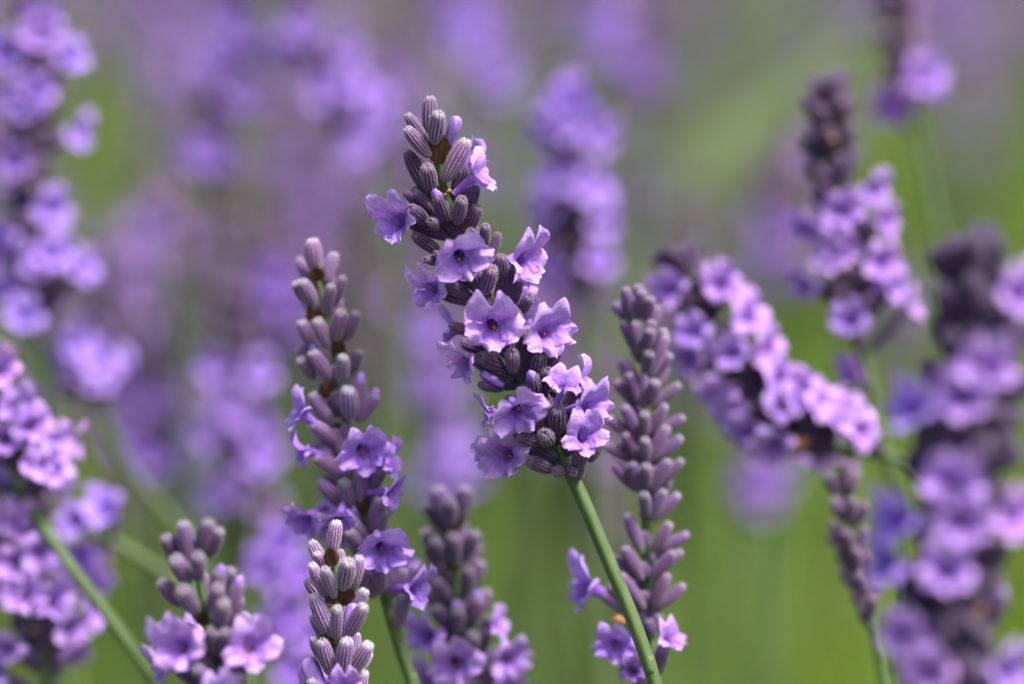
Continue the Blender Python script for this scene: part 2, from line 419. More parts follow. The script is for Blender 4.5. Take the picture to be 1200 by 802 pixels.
LOWTINT = (.90, .93, 1.06)
def spike(label, z, axis, stem, calyces=(), flowers=(), buds=(), bracts=(), withered=(), whorls=None, hi=True, Lc=6.2, wc=1.0,
          tint=(1, 1, 1), ptint=(1, 1, 1), back=True, backfl=3, group=None, seed=0, n=8, stem_r=.95, fscale=.9, front_fill=True, leaf=None):
    r = random.Random(seed*31 + 5)
    pts = []
    for q in list(axis) + list(stem):
        zz = z + (q[2]*.001 if len(q) > 2 else 0); pts.append(P(q[0], q[1], zz))
    head_n = len(axis) - 1
    d = (pts[-1] - pts[-2]).normalized()
    last = pts[-1]
    h = last.z
    hx = Vector((d.x, d.y, 0)); hx = hx*min(1, .9/max(1e-6, abs(d.z)))*.25
    if hx.length > .5: hx = hx.normalized()*.5
    base = Vector((last.x + hx.x*h*1.2, last.y + hx.y*h*1.2, -.004))
    m1 = last + d*min(.12, h*.3)
    pts += [m1, m1.lerp(base, .45) + Vector((0, 0, -.01)), base]
    ax = Axis(pts, head_n)
    root = thing('lavender_stalk', label, 'lavender', Vector((base.x, base.y, 0)), group)
    rad = []
    for i, c in enumerate(ax.cum):
        q = c/max(1e-6, ax.L); rad.append(.001*stem_r*(.45 + .55*min(1, q*.9)) if q < 1 else .001*stem_r)
    v, f = sweep('stem', [p - root.location for p in ax.path], rad, M_STEM, 10 if hi else 6)
    so = bpy.data.objects.new('stem', mk_mesh('stem', v, f, [M_STEM])); COL.objects.link(so); so.parent = root
    so.color = (*jitcol((1, 1, 1), r, .1), 1)
    CM = CAL_HI if hi else CAL_LO
    def put_calyx(b, t, wmm, col=None):
        dv = t - b; L = dv.length
        roll = Vector((r.uniform(-1, 1), r.uniform(-1, 1), r.uniform(-1, 1)))
        wd = wmm*.001/.40*.9
        add('calyx', r.choice(CM), root, frame(b, dv, roll, (wd, wd, L)), jitcol(col or tint, r))
    def put_corolla(pos, face, up, s, col=None):
        M = frame(pos, face, up, (s, s, s)); cc = jitcol(col or ptint, r, .07)
        if hi:
            cs = r.choice(COR_HI)
            o = add('corolla', cs['tube'], root, M, cc)
            sub('upper_petal', cs['upper'], o, None, cc)
            for me in cs['lower']: sub('petal', me, o, None, cc)
            if r.random() < .6: sub('stamen', STAM, o, Matrix.Translation((r.uniform(-.0004, .0004), r.uniform(-.0008, -.0003), r.uniform(-.0009, -.0002))) @ Matrix.Scale(r.uniform(.55, .9), 4), jitcol((.9, .9, .9), r, .25))
        else: add('corolla', r.choice(COR_LO), root, M, tuple(a*b for a, b in zip(cc, LOWTINT)))
    # calyces read off the photograph: tip, base, width in photo pixels
    kz = PXK*z
    for c in calyces:
        tu, tv, bu, bv, wpx = c[:5]; sgn = c[5] if len(c) > 5 else 1
        s = ax.near(bu, bv); p, T, cv, lat = ax.frame(s)
        pu, pv, pz = proj(p)
        bo = math.hypot(bu - pu, bv - pv)*kz
        dep = math.sqrt(max(0, .0026**2 - min(bo, .0026)**2))
        lp = math.hypot(tu - bu, tv - bv)*kz
        dd = math.sqrt(max((Lc*.001)**2 - lp**2, (.0012)**2))
        bz = pz - sgn*dep*1.0; tz = bz - sgn*dd
        b_, t_ = P(bu, bv, bz), P(tu, tv, tz)
        col = c[6] if len(c) > 6 else None
        put_calyx(b_, t_, wpx*kz*1000*wc, col)
    for fl in flowers:
        u, v_ = fl[0], fl[1]; o = fl[2] if len(fl) > 2 else {}
        sz = o.get('s', fscale)*r.uniform(.93, 1.07)*(.93 if hi else 1)
        s = ax.near(u, v_); p, T, cv, lat = ax.frame(s); pu, pv, pz = proj(p)
        off = RGT*((u - pu)*kz) + UPV*((pv - v_)*kz)
        la = off.dot(lat); RR = o.get('R', .0075)
        az = math.asin(max(-1, min(1, la/RR)))
        sg = o.get('side', 1)
        dep = max(.0005, RR*math.cos(az))*sg
        pos = P(u, v_, pz - dep)
        radial = (lat*math.sin(az) + cv*math.cos(az)*sg).normalized()
        if 'f' in o:
            fx, fy, fz = o['f']; face = (RGT*fx + UPV*(fy + .24) - FWD*fz).normalized()
        else:
            face = (radial*.85 + T*r.uniform(.05, .45) + cv*.15 + Vector((r.uniform(-.2, .2), 0, r.uniform(-.2, .2)))).normalized()
        up = T
        if 'up' in o: up = (RGT*o['up'][0] + UPV*o['up'][1]).normalized()
        put_corolla(pos, face, up, sz, o.get('c'))
        if o.get('cal', True):
            pb, tb, _, _ = ax.frame(s + .0055)
            back_dir = (pb + radial*.0012 - pos).normalized()
            tip = pos + (back_dir - face).normalized()*.0016*sz
            L = (pb - tip).length
            put_calyx(pb + radial*.001, tip, 2.5*wc)
    for b in buds:                                # closed violet petals poking out of a calyx: bud px, base px
        tu, tv, bu, bv = b[:4]
        s = ax.near(bu, bv); p, T, cv, lat = ax.frame(s); pz = proj(p)[2]
        lp = math.hypot(tu - bu, tv - bv)*kz; dd = math.sqrt(max((Lc*.001)**2 - lp**2, .001**2))
        b_, t_ = P(bu, bv, pz - .0018), P(tu, tv, pz - .0018 - dd*(b[5] if len(b) > 5 else 1))
        dv = (t_ - b_)
        if len(b) > 4 and b[4] == 'long':
            k = dv.length/.0048; add('petal_bud', LONGBUD, root, frame(b_ + dv*.2, dv, T, (.001*0 + k, k, k)), jitcol((1.05, 1, 1.02), r, .05))
        else:
            add('petal_bud', r.choice(BUDM), root, frame(b_ + dv*.84, dv, T, (.74, .74, .8)), jitcol((1, 1, 1), r, .08))
            put_calyx(b_, b_ + dv*.98, 2.5*wc)
    for b in bracts:                              # bract: tip px, base px, width scale
        tu, tv, bu, bv = b[:4]
        s = ax.near(bu, bv); p, T, cv, lat = ax.frame(s); pz = proj(p)[2]
        b_, t_ = P(bu, bv, pz - .0016), P(tu, tv, pz - (b[5] if len(b) > 5 else .0036))
        dv = t_ - b_; k = dv.length/.0043; kw = (b[4] if len(b) > 4 else 1)
        add('bract', r.choice(BRACTS), root, frame(b_, dv, cv, (kw, kw, k)), jitcol((1, 1, 1), r, .25))
    for wd in withered:
        u, v_ = wd[:2]; s = ax.near(u, v_); p, T, cv, lat = ax.frame(s); pu, pv, pz = proj(p)
        off = RGT*((u - pu)*kz) + UPV*((pv - v_)*kz); la = off.dot(lat); RR = max(.006, abs(la))
        dep = math.sqrt(max(0, RR**2 - la**2))
        pos = P(u, v_, pz - dep); radial = (lat*la + cv*(dep + 1e-4)).normalized()
        k = wd[2] if len(wd) > 2 else .8
        add('withered_flower', r.choice(WITHM), root, frame(pos - radial*.0012, radial + T*.3, T, (k, k, k)), jitcol((1, 1, 1), r, .2))
    # whorls of calyces round the axis; for spikes read off the photograph only their far side and the inner filling
    if whorls is None:
        sp = .0050; whorls = [(.004 + sp*k, n) for k in range(max(1, int((ax.L - .003)/sp)))]
    annotated = len(calyces) > 0
    for wi, (s, cnt) in enumerate(whorls):
        p, T, cv, lat = ax.frame(s)
        for k in range(cnt):
            a = 2*math.pi*(k + .5*(wi % 2))/cnt + r.uniform(-.25, .25)
            front = math.cos(a) > -.1
            if annotated and front:
                if not front_fill: continue
                tilt, L, ro = R(r.uniform(14, 24)), Lc*.6, .0008
                if wi < 3 or r.random() < .35: continue
            else:
                tilt, L, ro = R(r.uniform(26, 54)), Lc*r.uniform(.85, 1.1), .0011
                if annotated and r.random() < .3: continue
            rd = cv*math.cos(a) + lat*math.sin(a)
            b_ = p + rd*ro - T*(.001 + r.uniform(-.0014, .0014))
            top = max(0, 1 - s/.012); tilt *= 1 - .5*top
            dr = rd*math.sin(tilt) + T*math.cos(tilt)
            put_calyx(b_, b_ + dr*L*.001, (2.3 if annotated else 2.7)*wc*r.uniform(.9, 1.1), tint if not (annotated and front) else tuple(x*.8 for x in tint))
        if not annotated:
            for q in (0, math.pi):
                a = q + (wi % 2)*math.pi/2 + r.uniform(-.3, .3)
                rd = cv*math.cos(a) + lat*math.sin(a)
                add('bract', r.choice(BRACTS), root, frame(p + rd*.0012 - T*.0012, T + rd*1.0, rd, (.9, .9, .8)), jitcol((.8, .8, .8), r, .2))
    for k in range(backfl):
        s = ax.L*r.uniform(.58, .98); p, T, cv, lat = ax.frame(s)
        a = math.pi + r.uniform(-.75, .75); rd = cv*math.cos(a) + lat*math.sin(a)
        pos = p + rd*.0066 + T*.002; put_corolla(pos, (rd + T*.3), T, fscale)
        put_calyx(p + rd*.001 - T*.003, pos - rd*.001, 2.5*wc)
    if not annotated and hi is False:
        p, T, cv, lat = ax.frame(0)
        put_calyx(p - T*.003, p + T*.004, 2.2*wc); put_calyx(p - T*.003 + lat*.001, p + T*.003 + lat*.003, 2.1*wc)
        put_calyx(p - T*.003 - lat*.001, p + T*.0025 - lat*.003, 2.1*wc)
    return root

# ------------------------------------------------------------------ ground
gv, gn = [], 81
xs = np.concatenate([-np.geomspace(900, 3, 20), np.linspace(-2.8, 2.8, 41), np.geomspace(3, 900, 20)])
ys = np.concatenate([-np.geomspace(900, 1, 20), np.linspace(-.8, 6, 41), np.geomspace(6.5, 900, 20)])
for y in ys:
    for x in xs:
        hh = .02*noise.noise(Vector((x*1.3, y*1.3, 0))) if abs(x) < 20 and abs(y) < 20 else 0
        gv.append((x, y, hh - .004))
go = bpy.data.objects.new('ground', mk_mesh('ground', gv, grid_faces(gn, gn), [M_GROUND])); COL.objects.link(go); go['kind'] = 'structure'

# ------------------------------------------------------------------ the spikes
DARK = (.58, .43, .60); MAUVE = (1.15, 1.08, 1.14); GREY = (1.75, 1.75, 1.7); MID = (.85, .70, .84)
# the main spike, in focus
spike('sharp lavender spike in full bloom leaning left over its bare green stem', .4445,
  [(506, 128), (515, 200), (536, 265), (566, 340), (604, 428), (642, 500), (666, 550)],
  [(684, 588), (710, 650), (740, 722), (764, 790), (782, 850)],
  calyces=[(503, 113, 503, 157, 19, .4, MAUVE), (513, 131, 509, 169, 20, 1, MAUVE), (475, 134, 501, 167, 15, .7, MAUVE), (475, 151, 504, 184, 17, 1, MAUVE),
    (546, 163, 521, 213, 23, 1, MAUVE), (477, 178, 502, 227, 20, .8), (502, 194, 505, 226, 19, 1, MID), (556, 218, 546, 257, 17, .6),
    (473, 225, 506, 253, 12, .5), (487, 224, 508, 249, 13, .7, MID), (480, 241, 502, 264, 18, 1), (532, 225, 530, 250, 14, -.5), (544, 233, 535, 262, 17, 1, MID),
    (504, 257, 513, 269, 13, 1), (559, 241, 547, 272, 18, .6), (553, 271, 556, 290, 16, 1), (569, 263, 567, 290, 14, .7, MID), (484, 276, 517, 297, 17, .5),
    (498, 302, 522, 309, 12, .8), (508, 297, 528, 308, 11, .8), (522, 331, 549, 347, 18, 1), (549, 312, 564, 340, 19, .8), (577, 315, 567, 344, 20, 1, MID),
    (584, 273, 571, 311, 13, .3), (590, 300, 581, 334, 18, .6), (607, 331, 597, 364, 15, .4), (622, 349, 606, 370, 16, .7), (603, 367, 606, 380, 19, 1),
    (527, 381, 562, 394, 13, .5), (540, 399, 578, 415, 18, .6), (562, 415, 588, 430, 19, 1), (590, 393, 596, 420, 20, .7), (600, 411, 601, 436, 19, 1),
    (622, 389, 610, 423, 21, .8), (632, 412, 628, 443, 20, .8), (652, 404, 645, 437, 16, .3, MID), (640, 430, 640, 459, 19, .8), (657, 432, 650, 462, 14, -.3, MAUVE),
    (560, 452, 590, 456, 13, .6), (570, 440, 597, 448, 13, .3), (588, 497, 625, 500, 16, .3), (608, 500, 638, 496, 19, .7), (640, 508, 642, 520, 20, 1), (606, 511, 636, 521, 19, .9),
    (618, 542, 648, 551, 18, .8), (622, 524, 652, 537, 17, .4), (654, 479, 652, 507, 22, .9), (680, 528, 678, 549, 19, .8), (702, 517, 690, 541, 16, .2),
    (673, 490, 664, 520, 16, -.2), (652, 556, 660, 551, 15, .6), (672, 554, 668, 548, 13, .6)],
  flowers=[(555, 209, {'f': (.75, .35, .25), 'up': (-.3, 1), 's': .8, 'R': .0062}), (551, 188, {'f': (.7, .5, -.4), 'up': (.2, 1), 's': .55, 'side': -1, 'R': .005}),
    (470, 259, {'f': (-.62, -.12, .72), 'up': (-.32, 1), 's': 1.04, 'R': .0080}), (539, 300, {'f': (.12, -.42, .88), 'up': (-.42, 1), 's': 1.06}),
    (609, 304, {'f': (.72, -.16, .62), 'up': (-.45, 1), 's': 1.0}), (509, 338, {'f': (-.62, -.25, .7), 'up': (-.35, 1), 's': .82}),
    (577, 379, {'f': (.03, -.26, .95), 'up': (-.1, 1), 's': 1.06}), (636, 388, {'f': (.55, -.15, .8), 'up': (-.28, 1), 's': .96}),
    (537, 386, {'f': (-.9, .05, -.15), 'up': (-.2, 1), 's': .75, 'side': -1, 'R': .0070}), (549, 424, {'f': (-.7, -.35, .5), 'up': (-.2, 1), 's': .75}),
    (605, 479, {'f': (.15, -.52, .80), 'up': (-.5, 1), 's': 1.0, 'c': (.86, .82, .92)}), (578, 484, {'f': (-.85, -.1, .15), 'up': (-.2, 1), 's': .7}),
    (657, 456, {'f': (.22, .80, .50), 'up': (.1, .3), 's': .66, 'cal': False}), (685, 477, {'f': (.66, -.1, .68), 'up': (-.22, 1), 's': .88}),
    (594, 532, {'f': (-.42, -.30, .82), 'up': (-.5, 1), 's': .95}), (682, 513, {'f': (.3, .1, .92), 'up': (-.15, 1), 's': .78}), (680, 446, {'f': (.6, .3, .2), 'up': (-.1, 1), 's': .62})],
  buds=[(535, 141, 524, 173, 'long', .5), (511, 227, 524, 261, 'cap', .9), (622, 439, 629, 469, 'cap', .8), (566, 438, 590, 452, 'long', .2)],
  bracts=[(521, 157, 514, 192, 1.25), (505, 212, 512, 236, .8, .002), (549, 255, 534, 268, 1.0), (523, 258, 527, 268, .8), (570, 334, 562, 348, .9), (604, 430, 600, 440, .8), (644, 508, 652, 524, .8)],
  withered=[(626, 318, .42), (527, 225, .4), (522, 229, .3)],
  tint=DARK, ptint=(1, 1, 1), seed=1, n=8, stem_r=1.0, backfl=5, fscale=.8)

# sharp bud spike at the bottom, in front of the pale-flowered one
spike('crisp downy closed-bud spike with brown bracts and orange-flecked tips, in front of half-open spike', .4405,
  [(391, 640), (394, 690), (398, 745), (400, 795), (402, 845)], [(404, 880), (406, 930)],
  calyces=[(392, 611, 389, 652, 18, .4), (373, 647, 379, 668, 14, .3), (364, 662, 384, 701, 15, .9), (379, 665, 392, 701, 16, 1), (409, 654, 402, 691, 22, 1), (422, 653, 414, 691, 16, .6), (400, 645, 398, 672, 13, -.3),
    (366, 696, 389, 747, 20, .9), (393, 711, 394, 749, 16, 1), (428, 707, 407, 747, 19, .9), (428, 690, 408, 729, 18, .4),
    (364, 747, 384, 781, 15, .4), (373, 751, 390, 792, 19, .9), (403, 749, 402, 791, 20, 1), (432, 755, 410, 790, 19, .9), (419, 742, 412, 772, 15, -.2),
    (365, 794, 386, 838, 18, .8), (398, 803, 400, 842, 19, 1), (429, 786, 410, 832, 17, .7), (436, 806, 416, 840, 17, .4), (356, 808, 380, 842, 16, .4)],
  bracts=[(387, 641, 389, 664, .75), (416, 690, 396, 706, 1.0), (376, 744, 394, 755, .9), (384, 698, 392, 706, .8), (399, 788, 400, 803, 1.2), (410, 786, 404, 803, .9)],
  buds=[(414, 712, 404, 748, 'long', .2), (362, 778, 384, 830, 'long', -.4)], flowers=[(404, 806, {'f': (.1, .1, .9), 's': .6, 'R': .008})], tint=GREY, seed=2, n=6, backfl=1, Lc=6.6, front_fill=False)

# half-open spike left of the main one
spike('half-open lavender spike with mauve buds above and violet petals below, left of the leaning spike', .4575,
  [(368, 305), (380, 365), (391, 410), (400, 460), (410, 520), (424, 590), (440, 650), (452, 700)], [(466, 750), (486, 810), (500, 870)],
  calyces=[(363, 281, 371, 319, 22, .4), (345, 330, 358, 354, 14, .6), (355, 327, 370, 364, 19, 1), (386, 312, 388, 338, 13, -.3), (386, 333, 382, 369, 15, .9), (402, 324, 391, 359, 14, .6),
    (351, 377, 368, 407, 18, .8), (371, 376, 385, 409, 18, 1), (398, 363, 393, 399, 19, 1), (417, 365, 406, 399, 16, .5), (358, 368, 372, 392, 14, -.2),
    (352, 420, 368, 444, 17, .6), (368, 410, 386, 446, 19, 1), (404, 416, 400, 449, 17, 1), (419, 410, 413, 437, 15, .4), (363, 462, 390, 500, 19, .9), (411, 455, 410, 492, 23, 1), (425, 456, 418, 488, 14, .3),
    (373, 514, 396, 553, 21, 1), (392, 500, 402, 540, 15, .5), (372, 563, 404, 594, 21, .8), (402, 563, 411, 595, 19, 1), (425, 552, 421, 588, 20, .9), (440, 555, 430, 588, 16, .5), (385, 540, 402, 570, 16, .3),
    (408, 620, 426, 648, 18, .8), (452, 600, 440, 632, 17, .4), (462, 640, 448, 672, 17, .4), (420, 670, 440, 700, 19, .9), (444, 662, 446, 695, 18, 1), (474, 668, 456, 702, 17, .6), (416, 640, 432, 664, 14, .3)],
  flowers=[(358, 488, {'f': (-.75, .35, .3), 's': .72, 'c': (.95, .95, 1.08)}), (362, 530, {'f': (-.8, -.1, .2), 's': .6, 'c': (.8, .76, .95)}), (425, 527, {'f': (.25, -.35, .9), 'up': (-.2, 1), 's': .98, 'c': (.88, .84, 1)}),
    (450, 542, {'f': (.8, .1, .2), 's': .75, 'c': (.88, .84, 1)}), (452, 577, {'f': (.7, -.2, .3), 's': .7, 'c': (.8, .76, .95)}), (362, 606, {'f': (-.5, -.5, .5), 's': .86, 'c': (.88, .84, 1)}), (398, 604, {'f': (-.1, -.7, .6), 's': .7, 'c': (.8, .76, .95)}),
    (447, 642, {'f': (.15, -.35, .9), 'up': (-.1, 1), 's': .98, 'c': (.88, .84, 1)}), (481, 690, {'f': (.7, -.2, .4), 's': .8, 'c': (.8, .76, .95)})],
  buds=[(423, 442, 415, 485, 'cap', .6), (440, 460, 420, 495, 'cap', .4), (367, 408, 386, 446, 'cap', 1)],
  bracts=[(371, 312, 372, 330, .8), (360, 356, 376, 372, 1.0), (404, 402, 392, 416, 1.0), (375, 448, 390, 463, 1.1), (396, 494, 396, 508, .7), (432, 586, 420, 600, .9)],
  tint=(1.4, 1.34, 1.4), seed=3, n=7, backfl=2, Lc=5.9)

# all-bud spike right of the main one
cal = []
rr_ = random.Random(5)
axF = [(748, 352), (753, 395), (755, 440), (753, 500), (755, 560), (757, 620), (758, 680), (762, 740), (767, 800)]
def axx(axs, v):
    return float(np.interp(v, [q[1] for q in axs], [q[0] for q in axs]))
for k, vb in enumerate((376, 410, 440, 476, 512, 540, 574, 608, 646, 676, 712)):
    x0 = axx(axF, vb); wv = min(1, .55 + k*.12)
    for (du, dv, bw, s, wd) in ((-42, -27, -8, .6, 15), (-24, -37, -5, 1, 16), (3, -31, 1, 1, 15), (25, -38, 6, 1, 16), (41, -30, 9, .5, 15)):
        if k > 7 and abs(du) < 10: continue
        j = rr_.uniform(-8, 8); dv += rr_.uniform(-7, 7)
        if rr_.random() < .1: continue
        cal.append((x0 + du*wv + j, vb + dv*rr_.uniform(.85, 1.12), x0 + bw, vb + rr_.uniform(-3, 4), wd*rr_.uniform(.9, 1.08), s))
cal.append((747, 334, 748, 368, 16, .4))
spike('slender spike of closed mauve buds with three violet flowers only at its foot', .4625, axF, [(772, 860), (778, 930)], calyces=cal,
  flowers=[(694, 690, {'f': (-.75, .1, .3), 's': .98, 'R': .0092, 'c': (.9, .9, 1.05)}), (722, 754, {'f': (-.2, -.2, .95), 's': .8, 'c': (.9, .88, 1.05)}), (781, 752, {'f': (.5, .5, .5), 's': .6}), (742, 785, {'f': (-.2, -.1, .9), 's': .5, 'c': (.5, .45, .6)})],
  withered=[(722, 728, .7)], bracts=[(758, 400, 754, 410, .8), (760, 484, 754, 494, .8), (758, 600, 757, 610, .8)],
  tint=(1.02, 0.89, 1.12), seed=4, n=6, backfl=0, Lc=5.4)

# blooming spike at the lower left, nearer than the main one
spike('soft lavender spike with two wide pale open flowers below grey-tipped buds', .4250,
  [(232, 640), (236, 690), (246, 740), (258, 790), (268, 845)], [(276, 890), (288, 950)],
  calyces=[(194, 627, 209, 658, 20, .6), (213, 611, 223, 660, 22, 1), (242, 610, 235, 650, 20, .8), (257, 618, 246, 652, 19, .6), (207, 655, 221, 684, 22, 1), (234, 650, 233, 680, 18, 1), (190, 682, 212, 710, 20, .7), (210, 690, 230, 718, 24, 1),
    (256, 686, 248, 716, 20, 1), (274, 668, 262, 697, 18, .5), (262, 705, 256, 738, 22, 1), (246, 740, 250, 768, 16, .9), (266, 738, 262, 768, 18, 1), (281, 700, 268, 735, 16, .4), (226, 738, 246, 764, 17, .5), (262, 790, 264, 815, 18, .9), (232, 782, 252, 806, 20, .8), (284, 790, 272, 820, 20, .8)],
  flowers=[(214, 757, {'f': (-.38, -.1, .9), 'up': (-.45, 1), 's': 1.0, 'c': (1.08, 1.05, 1.02)}), (292, 758, {'f': (.35, 0, .9), 'up': (-.2, 1), 's': .95, 'c': (1.08, 1.05, 1.02)}), (196, 782, {'f': (-.8, -.2, .4), 's': .7}), (258, 812, {'f': (.1, -.2, .9), 's': .8})],
  buds=[(259, 667, 250, 706, 'cap', .8), (281, 680, 266, 722, 'cap', .4)], bracts=[(240, 716, 232, 732, 1.0), (196, 650, 210, 664, .5)],
  tint=(.95, .84, .98), seed=6, n=7, backfl=3, Lc=6.4)

# soft spike at the bottom centre
spike('bushy dusky-bud spike flowering at its base, under the bloom of the leaning spike', .4760,
  [(529, 596), (531, 640), (535, 690), (542, 740), (552, 795), (560, 845)], [(566, 900), (572, 960)],
  calyces=[(512, 572, 523, 612, 22, .6), (528, 588, 528, 616, 18, 1), (547, 571, 535, 612, 22, .8), (495, 621, 519, 659, 20, .7), (510, 632, 522, 660, 17, 1), (534, 628, 531, 662, 20, 1), (557, 624, 543, 657, 19, .8),
    (499, 667, 523, 703, 20, .7), (512, 680, 527, 706, 18, 1), (552, 668, 544, 700, 19, 1), (563, 658, 549, 692, 19, .5), (508, 708, 528, 738, 20, .9), (535, 712, 534, 742, 20, 1), (572, 692, 554, 730, 19, .6), (560, 700, 549, 738, 19, .9), (493, 735, 520, 762, 18, .5), (576, 722, 560, 755, 18, .5),
    (556, 745, 550, 772, 18, 1), (516, 690, 526, 716, 16, .3)],
  flowers=[(534, 776, {'f': (0, -.2, .95), 'up': (-.3, 1), 's': .98}), (592, 771, {'f': (.5, -.2, .8), 'up': (-.3, 1), 's': .86}), (505, 745, {'f': (-.6, 0, .6), 's': .8, 'c': (.85, .82, .95)}), (508, 795, {'f': (-.6, -.2, .7), 's': .86}), (578, 735, {'f': (.7, .3, .3), 's': .6}), (488, 690, {'f': (-.6, .5, .3), 's': .6, 'c': (.8, .78, .95), 'side': -1})],
  buds=[(560, 697, 550, 735, 'cap', .8), (534, 708, 533, 745, 'cap', 1)], bracts=[(544, 600, 532, 622, .6), (524, 655, 534, 668, .9), (522, 738, 536, 750, .9)],
  tint=(.82, .74, .9), seed=7, n=8, backfl=3, Lc=6.4)

# thin bud spike under the arching one
spike('short thin dark bud spike hanging below the arching spike, next to the thick blurred one', .487,
  [(986, 548), (992, 585), (1000, 630), (1008, 670), (1022, 722)], [(1032, 770), (1042, 840)],
  calyces=[(q[0], q[1], q[2], q[3], 15, q[4]) for q in [(970, 555, 984, 585, .8), (990, 540, 990, 572, 1), (1003, 552, 995, 582, .6), (977, 585, 990, 612, .8), (998, 585, 996, 612, 1), (1016, 590, 1003, 615, .6), (975, 610, 994, 640, .7), (990, 622, 998, 648, 1), (1018, 618, 1006, 648, .7),
    (982, 640, 1002, 668, .7), (1005, 642, 1006, 670, 1), (1024, 648, 1012, 676, .6), (988, 668, 1008, 696, .7), (1010, 672, 1013, 700, 1), (1030, 680, 1018, 706, .6), (1000, 694, 1016, 718, .7), (1022, 698, 1021, 724, 1), (1008, 712, 1020, 734, .7)]],
  tint=(.9, .72, .86), seed=8, n=6, backfl=0, Lc=4.8)

def fl(lst, **kw):
    kw['s'] = kw.get('s', 1)*.80
    return [(a[0], a[1], dict(kw, **(a[2] if len(a) > 2 else {}))) for a in lst]
BR = {'c': (1.12, 1.08, 1.04)}
# arching spike on the right
spike('blurred arching spike crowded with pale open flowers along its upper side', .503,
  [(790, 290), (812, 335), (842, 395), (880, 445), (925, 487), (975, 520), (1000, 530)], [(1040, 535, 2), (1075, 552, 6), (1110, 600, 12), (1130, 700, 20), (1140, 830, 25)],
  flowers=fl([(787, 338), (843, 336, BR), (874, 374, BR), (895, 410, BR), (912, 446, BR), (940, 462, BR), (965, 478, BR), (990, 488, BR), (1006, 505, BR), (815, 390), (812, 420), (846, 462), (880, 505), (862, 482), (858, 415), (925, 478), (910, 520)], R=.0085, s=1.0),
  withered=[(940, 521, 1.3), (862, 476, .8)], hi=True, tint=(0.37, 0.29, 0.43), seed=9, n=8, backfl=4)
# upright spike at the right
spike('blurred upright dark-budded spike with bright flowers low down, beside the arching spike', .512,
  [(968, 88), (974, 140), (980, 200), (988, 260), (994, 320), (1006, 385)], [(1018, 440), (1034, 520), (1060, 640), (1070, 820)],
  flowers=fl([(1033, 262, BR), (977, 306, BR), (950, 262), (951, 335), (1043, 338, BR), (1064, 364, BR), (986, 245), (1020, 222), (985, 292), (1002, 440, dict(BR, R=.003)), (1030, 310), (996, 378, {'c': (.7, .66, .8)})], R=.008, s=.98),
  withered=[(975, 165, .7)], hi=True, tint=(0.46, 0.36, 0.52), seed=10, n=8, backfl=3)
# thick foreground spike at the right edge
spike('large out-of-focus foreground spike with deep purple buds and wide violet flowers', .383,
  [(1135, 300), (1145, 370), (1142, 450), (1130, 540), (1122, 620), (1115, 710), (1108, 800), (1104, 860)], [(1100, 930), (1096, 1000)],
  flowers=fl([(1150, 432, BR), (1128, 468, BR), (1078, 480, {'c': (.85, .85, 1.1)}), (1188, 348), (1116, 566), (1126, 612, BR), (1180, 606, BR), (1060, 606, {'c': (.85, .85, 1.1)}), (1047, 665, {'c': (.85, .85, 1.1)}), (1066, 744), (1108, 674), (1090, 784, BR), (1171, 790)], R=.0088, s=1.12),
  withered=[(1150, 720, .7)], hi=True, tint=(0.31, 0.23, 0.40), seed=11, n=13, backfl=2, Lc=8.2, wc=1.25)
# top right, farther back
spike('blurred small-headed spike with one pink-violet flower, in the upper right corner', .575,
  [(1042, -60), (1050, 0), (1058, 60), (1066, 110), (1074, 150)], [(1090, 220), (1108, 330), (1120, 480), (1130, 830)],
  flowers=fl([(1079, 92, {'c': (1.05, .95, .95)}), (1048, 130, {'c': (.6, .45, .6)})], R=.007), tint=(.98, .78, .9), hi=False, seed=12, n=7, backfl=2)
# left edge
spike('tall blurred spike with scattered bright flowers rising along the left edge', .545,
  [(50, -90), (46, -10), (42, 80), (36, 180), (40, 270), (50, 340), (52, 400)], [(60, 480, 6), (70, 620, 14), (76, 830, 20)],
  flowers=fl([(48, 24, BR), (46, 44, BR), (42, 108, BR), (30, 118), (8, 66), (78, 70), (58, 246), (60, 302, BR), (48, 312, BR), (6, 278), (86, 158), (92, 318), (20, 190, {'c': (.8, .72, .8)}), (12, 340), (30, 375)], R=.0085),
  withered=[(22, 212, .8)], tint=(0.66, 0.59, 0.74), seed=13, n=8, hi=False, backfl=3)
spike('blurred blooming head on a bent green stem that crosses in front of lower left spike', .490,
  [(-12, 415), (2, 460), (14, 515), (25, 574)], [(45, 610, -3), (72, 650, -5), (116, 708, -6), (172, 786, -6), (215, 860, -4)],
  flowers=fl([(60, 525, BR), (56, 552, BR), (80, 520, BR), (34, 500), (5, 515, BR), (20, 482), (0, 434, BR), (40, 545)], R=.0085, s=1.02), tint=(0.59, 0.49, 0.67), seed=14, n=8, hi=True, backfl=3)
spike('small blurred head with a bright flower nodding left on a thin curved stem', .560,
  [(72, 392), (92, 420), (112, 452), (123, 492)], [(136, 522), (156, 556), (204, 612), (250, 680), (300, 800)],
  flowers=fl([(113, 428, BR), (104, 436, BR), (118, 442), (76, 424), (56, 460), (92, 405)], R=.0085, s=1.0), tint=(0.69, 0.63, 0.78), seed=15, n=6, hi=False, backfl=2)
spike('blurred flower head with thin stem running right, behind lower left spike', .525,
  [(8, 560), (30, 575), (55, 588), (80, 606)], [(108, 622), (140, 640), (195, 674), (260, 730), (300, 830)],
  flowers=fl([(100, 664, {'c': (.95, .9, 1)}), (116, 684, BR), (126, 601), (92, 650), (88, 612)], R=.012, s=.95), tint=(0.56, 0.48, 0.64), seed=16, n=6, hi=False, backfl=2)
